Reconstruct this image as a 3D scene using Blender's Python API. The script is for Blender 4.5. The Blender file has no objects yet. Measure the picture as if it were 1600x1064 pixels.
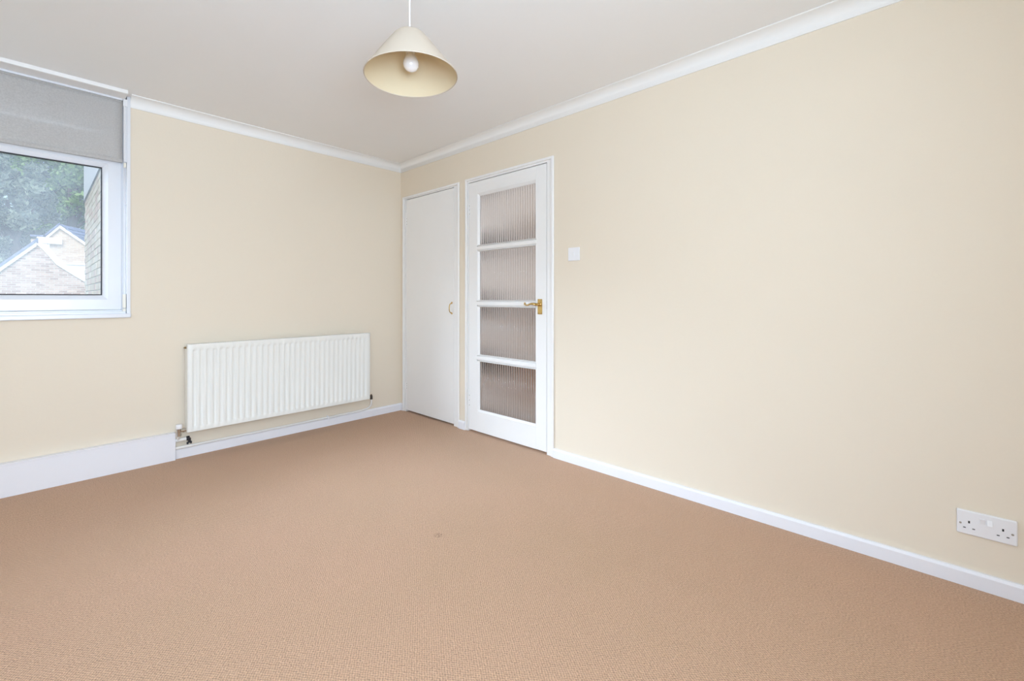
import bpy, bmesh, math, random
import numpy as np
from mathutils import Vector, Matrix
random.seed(7)
sc = bpy.context.scene
col = sc.collection
PI = math.pi

# ------------------------------------------------------------------ camera
cam_d = bpy.data.cameras.new('camera'); cam = bpy.data.objects.new('camera', cam_d)
col.objects.link(cam); sc.camera = cam
cam.location = (-2.3968, -3.6884, 1.09)
cam.rotation_euler = (PI/2, 0, -0.82434)
cam_d.sensor_width = 36; cam_d.lens = 684.5/1600*36
cam_d.shift_y = -(532-465.1)/1600
cam_d.clip_start = 0.02; cam_d.clip_end = 300

# ------------------------------------------------------------------ world, sun, area lights, exposure
w = bpy.data.worlds.new('sky'); sc.world = w; w.use_nodes = True
nt = w.node_tree; bg = nt.nodes['Background']
sky = nt.nodes.new('ShaderNodeTexSky'); sky.sky_type = 'NISHITA'
sky.sun_disc = False; sky.sun_elevation = math.radians(48); sky.sun_rotation = math.radians(200)
sky.air_density = 1.0; sky.dust_density = 2.5; sky.ozone_density = 1.0
nt.links.new(sky.outputs[0], bg.inputs[0]); bg.inputs[1].default_value = 0.18

def light(name, kind, loc, energy, color, direction=(0, 0, -1), size=None, sizey=None, spread=None):
    d = bpy.data.lights.new(name, kind); d.energy = energy; d.color = color
    if size: d.shape = 'RECTANGLE'; d.size = size; d.size_y = sizey or size
    if spread: d.spread = spread
    o = bpy.data.objects.new(name, d); col.objects.link(o); o.location = loc
    o.rotation_euler = Vector(direction).to_track_quat('-Z', 'Y').to_euler()
    return o
sun = light('sun', 'SUN', (0, -10, 12), 0.8, (1.0, 0.94, 0.84), (0.22, 0.74, -0.64)); sun.data.angle = 0.01
# lamps added outside made-up rear and side windows; daylight through the blind window
light('fill_lamp_rear', 'AREA', (-2.65, -4.68, 1.42), 140, (0.66, 0.82, 1.0), (0.22, 1, 0.45), 1.2, 1.25)
light('fill_lamp_side', 'AREA', (-4.5, -2.5, 2.55), 55, (0.60, 0.79, 1.0), (1, 0, -0.62), 2.4, 1.2)
light('daylight_blind_window', 'AREA', (-4.6, 1.5, 2.8), 120, (0.66, 0.82, 1.0), (1.7, -1.3, -1.05), 2.4, 1.0, 1.25)
light('hall_fill_lamp', 'AREA', (0.6, -2.0, 2.25), 13, (0.92, 0.95, 1.0), (0, 0, -1), 0.4)  # lamp added to brighten the hall behind the door glass
sc.view_settings.view_transform = 'Standard'; sc.view_settings.look = 'None'
sc.view_settings.exposure = 0.16; sc.view_settings.gamma = 1.0; sc.view_settings.use_curve_mapping = False
sc.cycles.max_bounces = 14; sc.cycles.diffuse_bounces = 8; sc.cycles.transparent_max_bounces = 16
sc.cycles.sample_clamp_indirect = 4; sc.cycles.use_denoising = True; sc.cycles.caustics_refractive = True

# ------------------------------------------------------------------ materials
def mat(name, color, rough=0.5, metal=0.0, spec=0.5, var=0.0, vscale=3.0, bump=0.0, bscale=40.0, coat=0.0, emis=None):
    m = bpy.data.materials.new(name); m.use_nodes = True
    t = m.node_tree; b = t.nodes['Principled BSDF']
    b.inputs['Roughness'].default_value = rough; b.inputs['Metallic'].default_value = metal
    b.inputs['Specular IOR Level'].default_value = spec; b.inputs['Coat Weight'].default_value = coat
    tc = t.nodes.new('ShaderNodeTexCoord')
    n = t.nodes.new('ShaderNodeTexNoise'); n.inputs['Scale'].default_value = vscale; n.inputs['Detail'].default_value = 4
    t.links.new(tc.outputs['Object'], n.inputs['Vector'])
    r = t.nodes.new('ShaderNodeMix'); r.data_type = 'RGBA'
    c = Vector(color)
    r.inputs['A'].default_value = (*(c*(1-var)), 1); r.inputs['B'].default_value = (*[min(1, k*(1+var)) for k in c], 1)
    t.links.new(n.outputs['Fac'], r.inputs['Factor']); t.links.new(r.outputs['Result'], b.inputs['Base Color'])
    if bump:
        n2 = t.nodes.new('ShaderNodeTexNoise'); n2.inputs['Scale'].default_value = bscale; n2.inputs['Detail'].default_value = 6
        t.links.new(tc.outputs['Object'], n2.inputs['Vector'])
        bp = t.nodes.new('ShaderNodeBump'); bp.inputs['Strength'].default_value = bump; bp.inputs['Distance'].default_value = 0.003
        t.links.new(n2.outputs['Fac'], bp.inputs['Height']); t.links.new(bp.outputs[0], b.inputs['Normal'])
    return m

M = {}
M['wall'] = mat('cream_wall_paint', (0.755, 0.674, 0.555), 0.7, spec=0.25, var=0.015, vscale=1.5, bump=0.12, bscale=60)
M['ceiling'] = mat('ceiling_white_paint', (0.845, 0.85, 0.85), 0.8, spec=0.2, var=0.01, bump=0.08, bscale=50)
M['cornice'] = mat('cornice_white_paint', (0.85, 0.855, 0.85), 0.6, spec=0.3)
M['gloss'] = mat('white_gloss_paint', (0.83, 0.825, 0.815), 0.32, spec=0.45, var=0.012, vscale=8, bump=0.05, bscale=30)
M['skirt'] = mat('white_skirting_paint', (0.80, 0.805, 0.845), 0.4, var=0.015, vscale=6)
M['upvc'] = mat('white_plastic_frame', (0.735, 0.755, 0.80), 0.25, spec=0.5)
M['radiator'] = mat('radiator_enamel', (0.82, 0.82, 0.78), 0.35, spec=0.45)
M['white_plastic'] = mat('white_plastic', (0.80, 0.80, 0.82), 0.35)
M['cream_plastic'] = mat('cream_plastic', (0.80, 0.76, 0.66), 0.4)
M['black'] = mat('black_rubber', (0.02, 0.02, 0.025), 0.6)
M['dark'] = mat('dark_slot', (0.01, 0.01, 0.01), 0.8)
M['brass'] = mat('worn_brass', (0.62, 0.42, 0.15), 0.28, metal=1.0, var=0.25, vscale=60)
M['brass_dull'] = mat('tarnished_brass', (0.30, 0.22, 0.12), 0.4, metal=0.9, var=0.4, vscale=90)
M['chrome'] = mat('worn_chrome', (0.62, 0.60, 0.56), 0.2, metal=1.0)
M['screw'] = mat('steel_screw', (0.42, 0.40, 0.36), 0.35, metal=0.8)
M['paintpipe'] = mat('painted_pipe', (0.82, 0.82, 0.80), 0.35)
M['fascia'] = mat('white_fascia_boards', (0.86, 0.87, 0.90), 0.5)
M['bark'] = mat('bark', (0.10, 0.09, 0.09), 0.9, var=0.3)
M['grass'] = mat('grass', (0.12, 0.2, 0.06), 0.9, var=0.3)
M['render'] = mat('white_render_wall', (0.85, 0.85, 0.83), 0.8)
M['mortar'] = mat('pale_mortar', (0.60, 0.57, 0.50), 0.9)
M['tile'] = mat('slate_blue_roof_tile', (0.16, 0.21, 0.36), 0.6, var=0.35, vscale=9)

def leaf_mat(name, c1, c2):
    m = mat(name, c1, 0.6); t = m.node_tree
    mix = [n for n in t.nodes if n.type == 'MIX'][0]
    mix.inputs['A'].default_value = (*c1, 1); mix.inputs['B'].default_value = (*c2, 1)
    g = t.nodes.new('ShaderNodeNewGeometry')
    t.links.new(g.outputs['Random Per Island'], mix.inputs['Factor'])
    b = t.nodes['Principled BSDF']; b.inputs['Transmission Weight'].default_value = 0.0
    tr = t.nodes.new('ShaderNodeBsdfTranslucent'); t.links.new(mix.outputs['Result'], tr.inputs[0])
    ms = t.nodes.new('ShaderNodeMixShader'); ms.inputs[0].default_value = 0.35
    out = t.nodes['Material Output']
    t.links.new(b.outputs[0], ms.inputs[1]); t.links.new(tr.outputs[0], ms.inputs[2]); t.links.new(ms.outputs[0], out.inputs[0])
    return m
M['leaf_green'] = leaf_mat('green_leaves', (0.10, 0.22, 0.10), (0.36, 0.58, 0.24))
M['leaf_blue'] = leaf_mat('bluish_leaves', (0.12, 0.19, 0.18), (0.40, 0.52, 0.40))

# carpet: staggered loop weave
m = bpy.data.materials.new('beige_loop_carpet'); m.use_nodes = True; M['carpet'] = m
t = m.node_tree; b = t.nodes['Principled BSDF']; b.inputs['Roughness'].default_value = 0.95
b.inputs['Specular IOR Level'].default_value = 0.1; b.inputs['Sheen Weight'].default_value = 0.15
def N(tp, **k):
    n = t.nodes.new(tp)
    for a, v in k.items(): setattr(n, a, v)
    return n
def math_(op, a, bb=None, c=None):
    n = N('ShaderNodeMath', operation=op)
    for i, v in enumerate((a, bb, c)):
        if v is None: continue
        if hasattr(v, 'links'): t.links.new(v, n.inputs[i])
        else: n.inputs[i].default_value = v
    return n.outputs[0]
tc = N('ShaderNodeTexCoord')
nz = N('ShaderNodeTexNoise'); nz.inputs['Scale'].default_value = 55; nz.inputs['Detail'].default_value = 3
t.links.new(tc.outputs['Object'], nz.inputs['Vector'])
va = N('ShaderNodeVectorMath', operation='MULTIPLY_ADD'); t.links.new(nz.outputs['Color'], va.inputs[0])
va.inputs[1].default_value = (0.0085, 0.0085, 0); t.links.new(tc.outputs['Object'], va.inputs[2])
sp = N('ShaderNodeSeparateXYZ'); t.links.new(va.outputs[0], sp.inputs[0])
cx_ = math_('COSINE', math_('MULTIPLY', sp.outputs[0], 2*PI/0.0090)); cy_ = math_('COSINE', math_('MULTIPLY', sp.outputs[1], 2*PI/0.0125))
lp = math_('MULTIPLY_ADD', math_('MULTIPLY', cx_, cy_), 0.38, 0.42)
nf = N('ShaderNodeTexNoise'); nf.inputs['Scale'].default_value = 190; nf.inputs['Detail'].default_value = 4
t.links.new(tc.outputs['Object'], nf.inputs['Vector'])
hgt = math_('MULTIPLY_ADD', nf.outputs['Fac'], 1.5, math_('SUBTRACT', lp, 0.2))
nl = N('ShaderNodeTexNoise'); nl.inputs['Scale'].default_value = 1.6; nl.inputs['Detail'].default_value = 5
t.links.new(tc.outputs['Object'], nl.inputs['Vector'])
rp = N('ShaderNodeMix', data_type='RGBA'); rp.inputs['A'].default_value = (0.13, 0.075, 0.042, 1); rp.inputs['B'].default_value = (0.65, 0.415, 0.265, 1)  # shade in the gaps between loops is put into the colour
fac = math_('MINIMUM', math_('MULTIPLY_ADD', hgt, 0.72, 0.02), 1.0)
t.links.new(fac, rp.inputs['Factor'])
r2 = N('ShaderNodeMix', data_type='RGBA', blend_type='MULTIPLY'); r2.inputs['Factor'].default_value = 1
r3 = N('ShaderNodeMix', data_type='RGBA'); r3.inputs['A'].default_value = (0.93, 0.95, 0.92, 1); r3.inputs['B'].default_value = (1.05, 1.0, 1.04, 1)
t.links.new(nl.outputs['Fac'], r3.inputs['Factor'])
t.links.new(rp.outputs['Result'], r2.inputs['A']); t.links.new(r3.outputs['Result'], r2.inputs['B'])
# a small snagged tuft in the middle of the room
vd = N('ShaderNodeVectorMath', operation='DISTANCE'); t.links.new(tc.outputs['Object'], vd.inputs[0]); vd.inputs[1].default_value = (-1.15, -2.075, 0)
sn = math_('MULTIPLY', math_('LESS_THAN', vd.outputs['Value'], 0.02), math_('GREATER_THAN', nf.outputs['Fac'], 0.56))
r4 = N('ShaderNodeMix', data_type='RGBA'); r4.inputs['B'].default_value = (0.2, 0.1, 0.06, 1)
t.links.new(sn, r4.inputs['Factor']); t.links.new(r2.outputs['Result'], r4.inputs['A'])
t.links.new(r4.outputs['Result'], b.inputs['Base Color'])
bp = N('ShaderNodeBump'); bp.inputs['Strength'].default_value = 0.7; bp.inputs['Distance'].default_value = 0.003
t.links.new(hgt, bp.inputs['Height']); t.links.new(bp.outputs[0], b.inputs['Normal'])

# window glass: clear with washed-out haze painted in; no refraction so daylight passes
m = bpy.data.materials.new('hazy_window_glass'); m.use_nodes = True; M['glass'] = m
t = m.node_tree; t.nodes.remove(t.nodes['Principled BSDF']); out = t.nodes['Material Output']
tr = N('ShaderNodeBsdfTransparent'); gl = N('ShaderNodeBsdfGlossy'); gl.inputs['Roughness'].default_value = 0.35
df = N('ShaderNodeBsdfTranslucent'); df.inputs[0].default_value = (0.9, 0.94, 1, 1)
tc = N('ShaderNodeTexCoord'); nz = N('ShaderNodeTexNoise'); nz.inputs['Scale'].default_value = 5; nz.inputs['Detail'].default_value = 8
t.links.new(tc.outputs['Object'], nz.inputs['Vector'])
f1 = math_('MULTIPLY_ADD', nz.outputs['Fac'], 0.07, 0.0)
m1 = N('ShaderNodeMixShader'); t.links.new(f1, m1.inputs[0]); t.links.new(tr.outputs[0], m1.inputs[1]); t.links.new(df.outputs[0], m1.inputs[2])
m2 = N('ShaderNodeMixShader'); m2.inputs[0].default_value = 0.03; t.links.new(m1.outputs[0], m2.inputs[1]); t.links.new(gl.outputs[0], m2.inputs[2])
t.links.new(m2.outputs[0], out.inputs[0])

m = bpy.data.materials.new('clean_window_glass'); m.use_nodes = True; M['clear'] = m
t = m.node_tree; t.nodes.remove(t.nodes['Principled BSDF']); out = t.nodes['Material Output']
tr = N('ShaderNodeBsdfTransparent'); gl = N('ShaderNodeBsdfGlossy'); gl.inputs['Roughness'].default_value = 0.01
m2 = N('ShaderNodeMixShader'); m2.inputs[0].default_value = 0.06; t.links.new(tr.outputs[0], m2.inputs[1]); t.links.new(gl.outputs[0], m2.inputs[2])
t.links.new(m2.outputs[0], out.inputs[0])

# reeded door glass: real ribs, real refraction
m = bpy.data.materials.new('reeded_glass'); m.use_nodes = True; M['reeded'] = m
t = m.node_tree; t.nodes.remove(t.nodes['Principled BSDF']); out = t.nodes['Material Output']
g = N('ShaderNodeBsdfGlass'); g.inputs['Roughness'].default_value = 0.14; g.inputs['IOR'].default_value = 1.45; g.inputs['Color'].default_value = (0.97, 0.965, 0.965, 1)
t.links.new(g.outputs[0], out.inputs[0])

# fabrics that let light through
def fabric(name, c, trans, clear=0.0, weave=0.0):
    global t
    m = bpy.data.materials.new(name); m.use_nodes = True
    t = m.node_tree; t.nodes.remove(t.nodes['Principled BSDF']); out = t.nodes['Material Output']
    d = N('ShaderNodeBsdfDiffuse'); d.inputs[0].default_value = (*c, 1)
    tl = N('ShaderNodeBsdfTranslucent'); tl.inputs[0].default_value = (*c, 1)
    a = N('ShaderNodeMixShader'); a.inputs[0].default_value = trans
    t.links.new(d.outputs[0], a.inputs[1]); t.links.new(tl.outputs[0], a.inputs[2])
    last = a
    if clear:
        tp = N('ShaderNodeBsdfTransparent'); bb = N('ShaderNodeMixShader')
        tc = N('ShaderNodeTexCoord'); nz = N('ShaderNodeTexNoise'); nz.inputs['Scale'].default_value = weave; nz.inputs['Detail'].default_value = 2
        t.links.new(tc.outputs['Object'], nz.inputs['Vector'])
        f = math_('MULTIPLY', nz.outputs['Fac'], clear*2); t.links.new(f, bb.inputs[0])
        t.links.new(a.outputs[0], bb.inputs[1]); t.links.new(tp.outputs[0], bb.inputs[2]); last = bb
    t.links.new(last.outputs[0], out.inputs[0])
    return m
M['blind'] = fabric('grey_blind_fabric', (0.70, 0.685, 0.67), 0.34, 0.16, 160)
M['shade_out'] = fabric('shade_fabric', (0.63, 0.55, 0.455), 0.2)
M['shade_in'] = fabric('shade_lining', (0.80, 0.70, 0.50), 0.2)
M['bulb'] = mat('opal_bulb_glass', (0.86, 0.86, 0.87), 0.08, spec=0.6, coat=0.5)

# brick wall texture for faces too far to tell bricks apart
def brickmat(name, c1, c2, mortar, scale_w=0.225, scale_h=0.075):
    global t
    m = bpy.data.materials.new(name); m.use_nodes = True; t = m.node_tree; b = t.nodes['Principled BSDF']
    b.inputs['Roughness'].default_value = 0.9
    tc = N('ShaderNodeTexCoord'); mp = N('ShaderNodeMapping'); mp.inputs['Rotation'].default_value = (PI/2, 0, 0)
    t.links.new(tc.outputs['Object'], mp.inputs['Vector'])
    br = N('ShaderNodeTexBrick'); br.inputs['Scale'].default_value = 1; br.inputs['Brick Width'].default_value = scale_w
    br.inputs['Row Height'].default_value = scale_h; br.inputs['Mortar Size'].default_value = 0.008
    br.inputs['Color1'].default_value = (*c1, 1); br.inputs['Color2'].default_value = (*c2, 1); br.inputs['Mortar'].default_value = (*mortar, 1)
    sp = N('ShaderNodeSeparateXYZ'); t.links.new(tc.outputs['Object'], sp.inputs[0])
    cb = N('ShaderNodeCombineXYZ'); t.links.new(math_('ADD', sp.outputs[0], sp.outputs[1]), cb.inputs[0]); t.links.new(sp.outputs[2], cb.inputs[1])
    t.links.new(cb.outputs[0], br.inputs['Vector']); t.links.new(br.outputs['Color'], b.inputs['Base Color'])
    bp = N('ShaderNodeBump'); bp.invert = True; bp.inputs['Strength'].default_value = 0.6; bp.inputs['Distance'].default_value = 0.008
    t.links.new(br.outputs['Fac'], bp.inputs['Height']); t.links.new(bp.outputs[0], b.inputs['Normal'])
    return m
M['brick_far'] = brickmat('buff_brick_wall', (0.60, 0.47, 0.39), (0.34, 0.23, 0.18), (0.58, 0.54, 0.48))
M['brick_pale'] = brickmat('pale_buff_brick_wall', (0.66, 0.58, 0.46), (0.55, 0.45, 0.35), (0.66, 0.63, 0.56))
BR = [mat('buff_brick', (0.74, 0.63, 0.48), 0.9, var=0.12, vscale=30), mat('pink_brick', (0.70, 0.54, 0.43), 0.9, var=0.12, vscale=30),
      mat('pale_brick', (0.80, 0.72, 0.58), 0.9, var=0.1, vscale=30)]

# ------------------------------------------------------------------ mesh helpers
class MB:
    def __init__(s): s.v = []; s.f = []
    def add(s, verts, faces):
        o = len(s.v); s.v += [tuple(p) for p in verts]; s.f += [[i+o for i in f] for f in faces]; return s
    def box(s, a, b):
        x0, x1 = sorted((a[0], b[0])); y0, y1 = sorted((a[1], b[1])); z0, z1 = sorted((a[2], b[2]))
        return s.add([(x0,y0,z0),(x1,y0,z0),(x1,y1,z0),(x0,y1,z0),(x0,y0,z1),(x1,y0,z1),(x1,y1,z1),(x0,y1,z1)],
                     [(0,3,2,1),(4,5,6,7),(0,1,5,4),(1,2,6,5),(2,3,7,6),(3,0,4,7)])
    def tube(s, pts, r, n=10, cap=True):
        pts = [Vector(p) for p in pts]; rings = []
        R_ = r if isinstance(r, (list, tuple)) else [r]*len(pts)
        up = None; vs = []
        for i, p in enumerate(pts):
            d = (pts[min(i+1, len(pts)-1)] - pts[max(i-1, 0)]).normalized()
            if up is None: up = d.orthogonal().normalized()
            up = (up - d*up.dot(d)).normalized(); sd = d.cross(up)
            vs += [p + (up*math.cos(2*PI*k/n) + sd*math.sin(2*PI*k/n))*R_[i] for k in range(n)]
        fs = [(i*n+k, i*n+(k+1) % n, (i+1)*n+(k+1) % n, (i+1)*n+k) for i in range(len(pts)-1) for k in range(n)]
        if cap: fs += [tuple(range(n-1, -1, -1)), tuple((len(pts)-1)*n+k for k in range(n))]
        return s.add(vs, fs)
    def lathe(s, prof, c, n=24, axis=(0, 0, 1), closed=False):
        ax = Vector(axis).normalized(); u = ax.orthogonal().normalized(); v_ = ax.cross(u); c = Vector(c)
        vs = []
        for r, h in prof: vs += [c + ax*h + (u*math.cos(2*PI*k/n) + v_*math.sin(2*PI*k/n))*r for k in range(n)]
        m_ = len(prof); fs = []
        for i in range(m_ if closed else m_-1):
            j = (i+1) % m_
            fs += [(i*n+k, i*n+(k+1) % n, j*n+(k+1) % n, j*n+k) for k in range(n)]
        if not closed:
            if prof[0][0] > 1e-6: fs.append(tuple(range(n-1, -1, -1)))
            if prof[-1][0] > 1e-6: fs.append(tuple((m_-1)*n+k for k in range(n)))
        return s.add(vs, fs)
    def prism(s, poly, p0, p1, ax_u, ax_v):
        """poly of (u,v) swept from p0 to p1"""
        u = Vector(ax_u); v_ = Vector(ax_v); n = len(poly)
        vs = [Vector(p0)+u*a+v_*b_ for a, b_ in poly] + [Vector(p1)+u*a+v_*b_ for a, b_ in poly]
        fs = [(i, (i+1) % n, n+(i+1) % n, n+i) for i in range(n)] + [tuple(range(n-1, -1, -1)), tuple(range(n, 2*n))]
        return s.add(vs, fs)
    def build(s, name, material, parent=None, bevel=0, smooth=False, label=None, seg=2, origin=None):
        me = bpy.data.meshes.new(name); me.from_pydata(s.v, [], s.f); me.update()
        bm = bmesh.new(); bm.from_mesh(me)
        bmesh.ops.remove_doubles(bm, verts=bm.verts, dist=1e-6)
        bmesh.ops.recalc_face_normals(bm, faces=bm.faces)
        if bevel:
            bmesh.ops.bevel(bm, geom=[e for e in bm.edges if len(e.link_faces) == 2 and e.calc_face_angle(0) > 0.5], offset=bevel, segments=seg, affect='EDGES', profile=0.5, clamp_overlap=True)
        if smooth:
            for f in bm.faces: f.smooth = True
            for e in bm.edges:
                if len(e.link_faces) == 2 and e.calc_face_angle(0) > 0.9: e.smooth = False
        bm.to_mesh(me); bm.free()
        me.materials.append(material)
        o = bpy.data.objects.new(name, me); col.objects.link(o)
        if parent is not None:
            o.parent = parent; o.matrix_parent_inverse = Matrix.Translation(-parent_world(parent))
        if label: o['label'] = label
        return o
def parent_world(p):
    v = Vector(p.location)
    if p.parent is not None and p.type == 'EMPTY': v += parent_world(p.parent)
    return v if p.type == 'EMPTY' else (parent_world(p.parent) if (p.parent and False) else v)
def empty(name, loc, label, cat, kind=None, group=None):
    o = bpy.data.objects.new(name, None); col.objects.link(o); o.location = loc; o.empty_display_size = 0.05
    tag(o, label, cat, kind, group); return o
def tag(o, label, cat, kind=None, group=None):
    o['label'] = label; o['category'] = cat
    if kind: o['kind'] = kind
    if group: o['group'] = group
    return o
def bx(a, b): return MB().box(a, b)

# ================================================================== SETTING
UP = M["upvc"]
H = 2.366; XL = -3.45; YN = -4.50
tag(bx((XL-.1, YN-.1, -0.12), (0.10, 0.10, 0.0)).build('floor', M['carpet']), 'beige loop pile carpet covering the whole floor', 'floor', 'structure')
tag(bx((XL-.1, YN-.1, H), (0.10, 0.28, H+0.12)).build('ceiling', M['ceiling']), 'plain off white painted ceiling', 'ceiling', 'structure')
# window wall (left in the photograph)
WX0, WX1, WZ0 = -3.30, -2.012, 0.985
wl = MB().box((XL-.1, 0, -.12), (WX0, .28, H)).box((WX1, 0, -.12), (0, .28, H)).box((WX0, 0, -.12), (WX1, .28, WZ0))
tag(wl.build('wall_left', M['wall']), 'cream painted wall with the window and radiator', 'wall', 'structure')
D1 = (-0.802, -0.086); D2 = (-1.8035, -0.983); DH = 2.030
wr = MB().box((0, YN-.1, 0), (.1, D2[0], H)).box((0, D2[0], DH), (.1, D2[1], H)).box((0, D2[1], 0), (.1, D1[0], H)).box((0, D1[0], DH), (.1, D1[1], H)).box((0, D1[1], 0), (.1, .28, H))
tag(wr.build('wall_right', M['wall']), 'long cream painted wall with both doors, switch and socket', 'wall', 'structure')
wn = MB().box((XL-.1, YN-.1, -.12), (-3.3, YN, H)).box((-2.0, YN-.1, -.12), (0.1, YN, H)).box((-3.3, YN-.1, -.12), (-2.0, YN, .8)).box((-3.3, YN-.1, 2.05), (-2.0, YN, H))
tag(wn.build('wall_back', M['wall']), 'cream wall behind the photographer with a wide added window opening', 'wall', 'structure')
tag(MB().box((XL-.1, YN, -.12), (XL, -3.7, H)).box((XL-.1, -1.3, -.12), (XL, 0, H)).box((XL-.1, -3.7, -.12), (XL, -1.3, .95)).box((XL-.1, -3.7, 1.98), (XL, -1.3, H)).build('wall_side', M['wall']), 'cream wall beyond the left edge of view', 'wall', 'structure')

# skirtings
def skirt(name, p0, p1, n, h, d, label, cham=0.006):
    poly = [(0, 0), (d, 0), (d, h-cham*1.6), (d-cham, h), (0, h)]
    return tag(MB().prism(poly, p0, p1, n, (0, 0, 1)).build(name, M['skirt'], bevel=0.0012), label, 'baseboard', 'structure')
skirt('baseboard_right', (0, YN, 0), (0, -1.867, 0), (-1, 0, 0), 0.062, 0.018, 'white skirting board along the long right wall')
skirt('baseboard_middle', (0, -0.953, 0), (0, -0.876, 0), (-1, 0, 0), 0.068, 0.018, 'short white skirting piece between the two doors')
skirt('baseboard_left', (-1.771, 0, 0), (0, 0, 0), (0, -1, 0), 0.068, 0.018, 'white skirting board under the radiator')
skirt('baseboard_corner', (0, -0.040, 0), (0, -0.018, 0), (-1, 0, 0), 0.068, 0.014, 'tiny white skirting piece in the corner beside the cupboard door')
skirt('baseboard_back', (XL, YN, 0), (0, YN, 0), (0, 1, 0), 0.07, 0.018, 'white skirting along the wall behind the photographer')
o = MB().box((XL, -0.04, 0), (-1.772, 0, 0.178)).box((XL, -0.044, 0.176), (-1.772, 0, 0.184)).build('trim_pipe_boxing', M['skirt'], bevel=0.0015)
tag(o, 'tall white boxed skirting below the window', 'boxing', 'structure'); o.name = 'trim_1'

# coved cornice
def cove_profile(d, h):
    p = [(0, 0), (0.006, 0), (0.006, 0.004)]
    for k in range(9):
        a = PI/2*k/8
        p.append((d-0.006-(d-0.016)*math.cos(a)+0.0, 0.006+(h-0.014)*math.sin(a)) if False else (0.008+(d-0.016)*(1-math.cos(a)), 0.006+(h-0.012)*math.sin(a)))
    p += [(d-0.004, h-0.005), (d, h-0.005), (d, h), (0, h)]
    return p
CZ = 2.3026; cp = cove_profile(0.075, H-CZ)
def cornice(name, A, B, n, mA, mB, label):
    # mitred ends: shift along run by mitre*offset
    u = Vector(n); run = (Vector(B)-Vector(A)).normalized(); k = len(cp); vs = []
    for P, s in ((A, mA), (B, mB)):
        vs += [Vector(P)+u*a+Vector((0, 0, b_))+run*a*s for a, b_ in cp]
    fs = [(i, (i+1) % k, k+(i+1) % k, k+i) for i in range(k)] + [tuple(range(k-1, -1, -1)), tuple(range(k, 2*k))]
    tag(MB().add(vs, fs).build(name, M['cornice'], smooth=True), label, 'cornice', 'structure')
cornice('trim_2', (0, YN, CZ), (0, 0, CZ), (-1, 0, 0), 0, -1, 'white coved cornice along the long right wall')
cornice('trim_3', (-1.999, 0, CZ), (0, 0, CZ), (0, -1, 0), 0, -1, 'white coved cornice above the radiator wall')

# ------------------------------------------------------------------ door casings
def casing(name, yl, yli, yri, yr, zi, zo, label, d=0.014):
    """flat lining flush with the door, proud rounded architrave outside it"""
    e = empty(name, (0, (yl+yr)/2, 0), label, 'door frame', 'structure')
    for yo, yin in ((yl, yli), (yr, yri)):
        sg = 1 if yo > yin else -1
        wo = min(0.024, abs(yo-yin)*0.6); ym = yo-sg*wo
        bx((-0.002, ym, 0), (0.10, yin, zo-.016)).build('jamb', M['gloss'], e, bevel=0.001)
        bx((-d, yo, 0), (0.0, ym, zo)).build('architrave', M['gloss'], e, bevel=0.005, seg=3)
    bx((-0.0018, yli, zi), (0.10, yri, zo-.016)).build('head', M['gloss'], e, bevel=0.001)
    bx((-d+.0006, yl-.01, zo-.019), (0.0, yr+.01, zo-.0006)).build('architrave', M['gloss'], e, bevel=0.004, seg=3)
    for q_ in (((0.042, yli, 0), (0.055, yli-.016, zi)), ((0.042, yri+.016, 0), (0.055, yri, zi)), ((0.042, yli, zi-.016), (0.055, yri, zi))):
        bx(*q_).build('stop', M['gloss'], e)
    return e
casing('trim_4', -0.040, -0.087, -0.801, -0.876, 2.029, 2.056, 'white frame around the flush cupboard door')
casing('trim_5', -0.953, -0.984, -1.8025, -1.866, 2.029, 2.062, 'white frame around the glazed door')

def hinge(parent, y, z0, z1):
    h = MB()
    n = 5; L = (z1-z0)/n
    for k in range(n): h.lathe([(0.0045, 0.0006), (0.0045, L-0.0006)], (-0.004, y, z0+k*L), 10)
    h.lathe([(0.002, 0), (0.002, z1-z0)], (-0.004, y, z0), 8)
    h.box((-0.0015, y-0.020, z0), (0.001, y-0.003, z1))
    o = h.build('hinge', M['gloss'], parent)
    for k in range(3): MB().lathe([(0.0, 0), (0.0035, 0), (0.0035, 0.001)], (-0.0015, y-0.013, z0+(k+.5)*(z1-z0)/3), 10, (-1, 0, 0)).build('screw', M['screw'], o)

# door_1: flush cupboard door
d1 = empty('door_1', (0, -0.09, 0), 'plain flush white cupboard door with a small brass pull', 'door', 'structure')
bx((0, -0.0915, 0.016), (0.040, -0.7955, 2.024)).build('door_leaf', M['gloss'], d1, bevel=0.0015)
hinge(d1, -0.088, 1.779, 1.859); hinge(d1, -0.088, 0.214, 0.279)
hd = MB().tube([(-0.003, -0.772, 1.040), (-0.012, -0.772, 1.042), (-0.022, -0.772, 1.034), (-0.027, -0.772, 1.018), (-0.028, -0.772, 1.0), (-0.027, -0.772, 0.982), (-0.022, -0.772, 0.968), (-0.012, -0.772, 0.960), (-0.003, -0.772, 0.962)], [.005, .004, .0035, .0038, .004, .0038, .0035, .004, .005], 10).build('pull_handle', M['brass'], d1, smooth=True)
for z in (1.047, 0.955): MB().lathe([(0.0, 0.004), (0.005, 0.0038), (0.008, 0.002), (0.0085, 0)], (0, -0.772, z), 16, (-1, 0, 0)).build('rose', M['brass'], hd)
MB().lathe([(0.0, 0.003), (0.006, 0.002), (0.007, 0)], (0, -0.787, 0.30), 12, (-1, 0, 0)).build('catch_cap', M['gloss'], d1)

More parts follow.
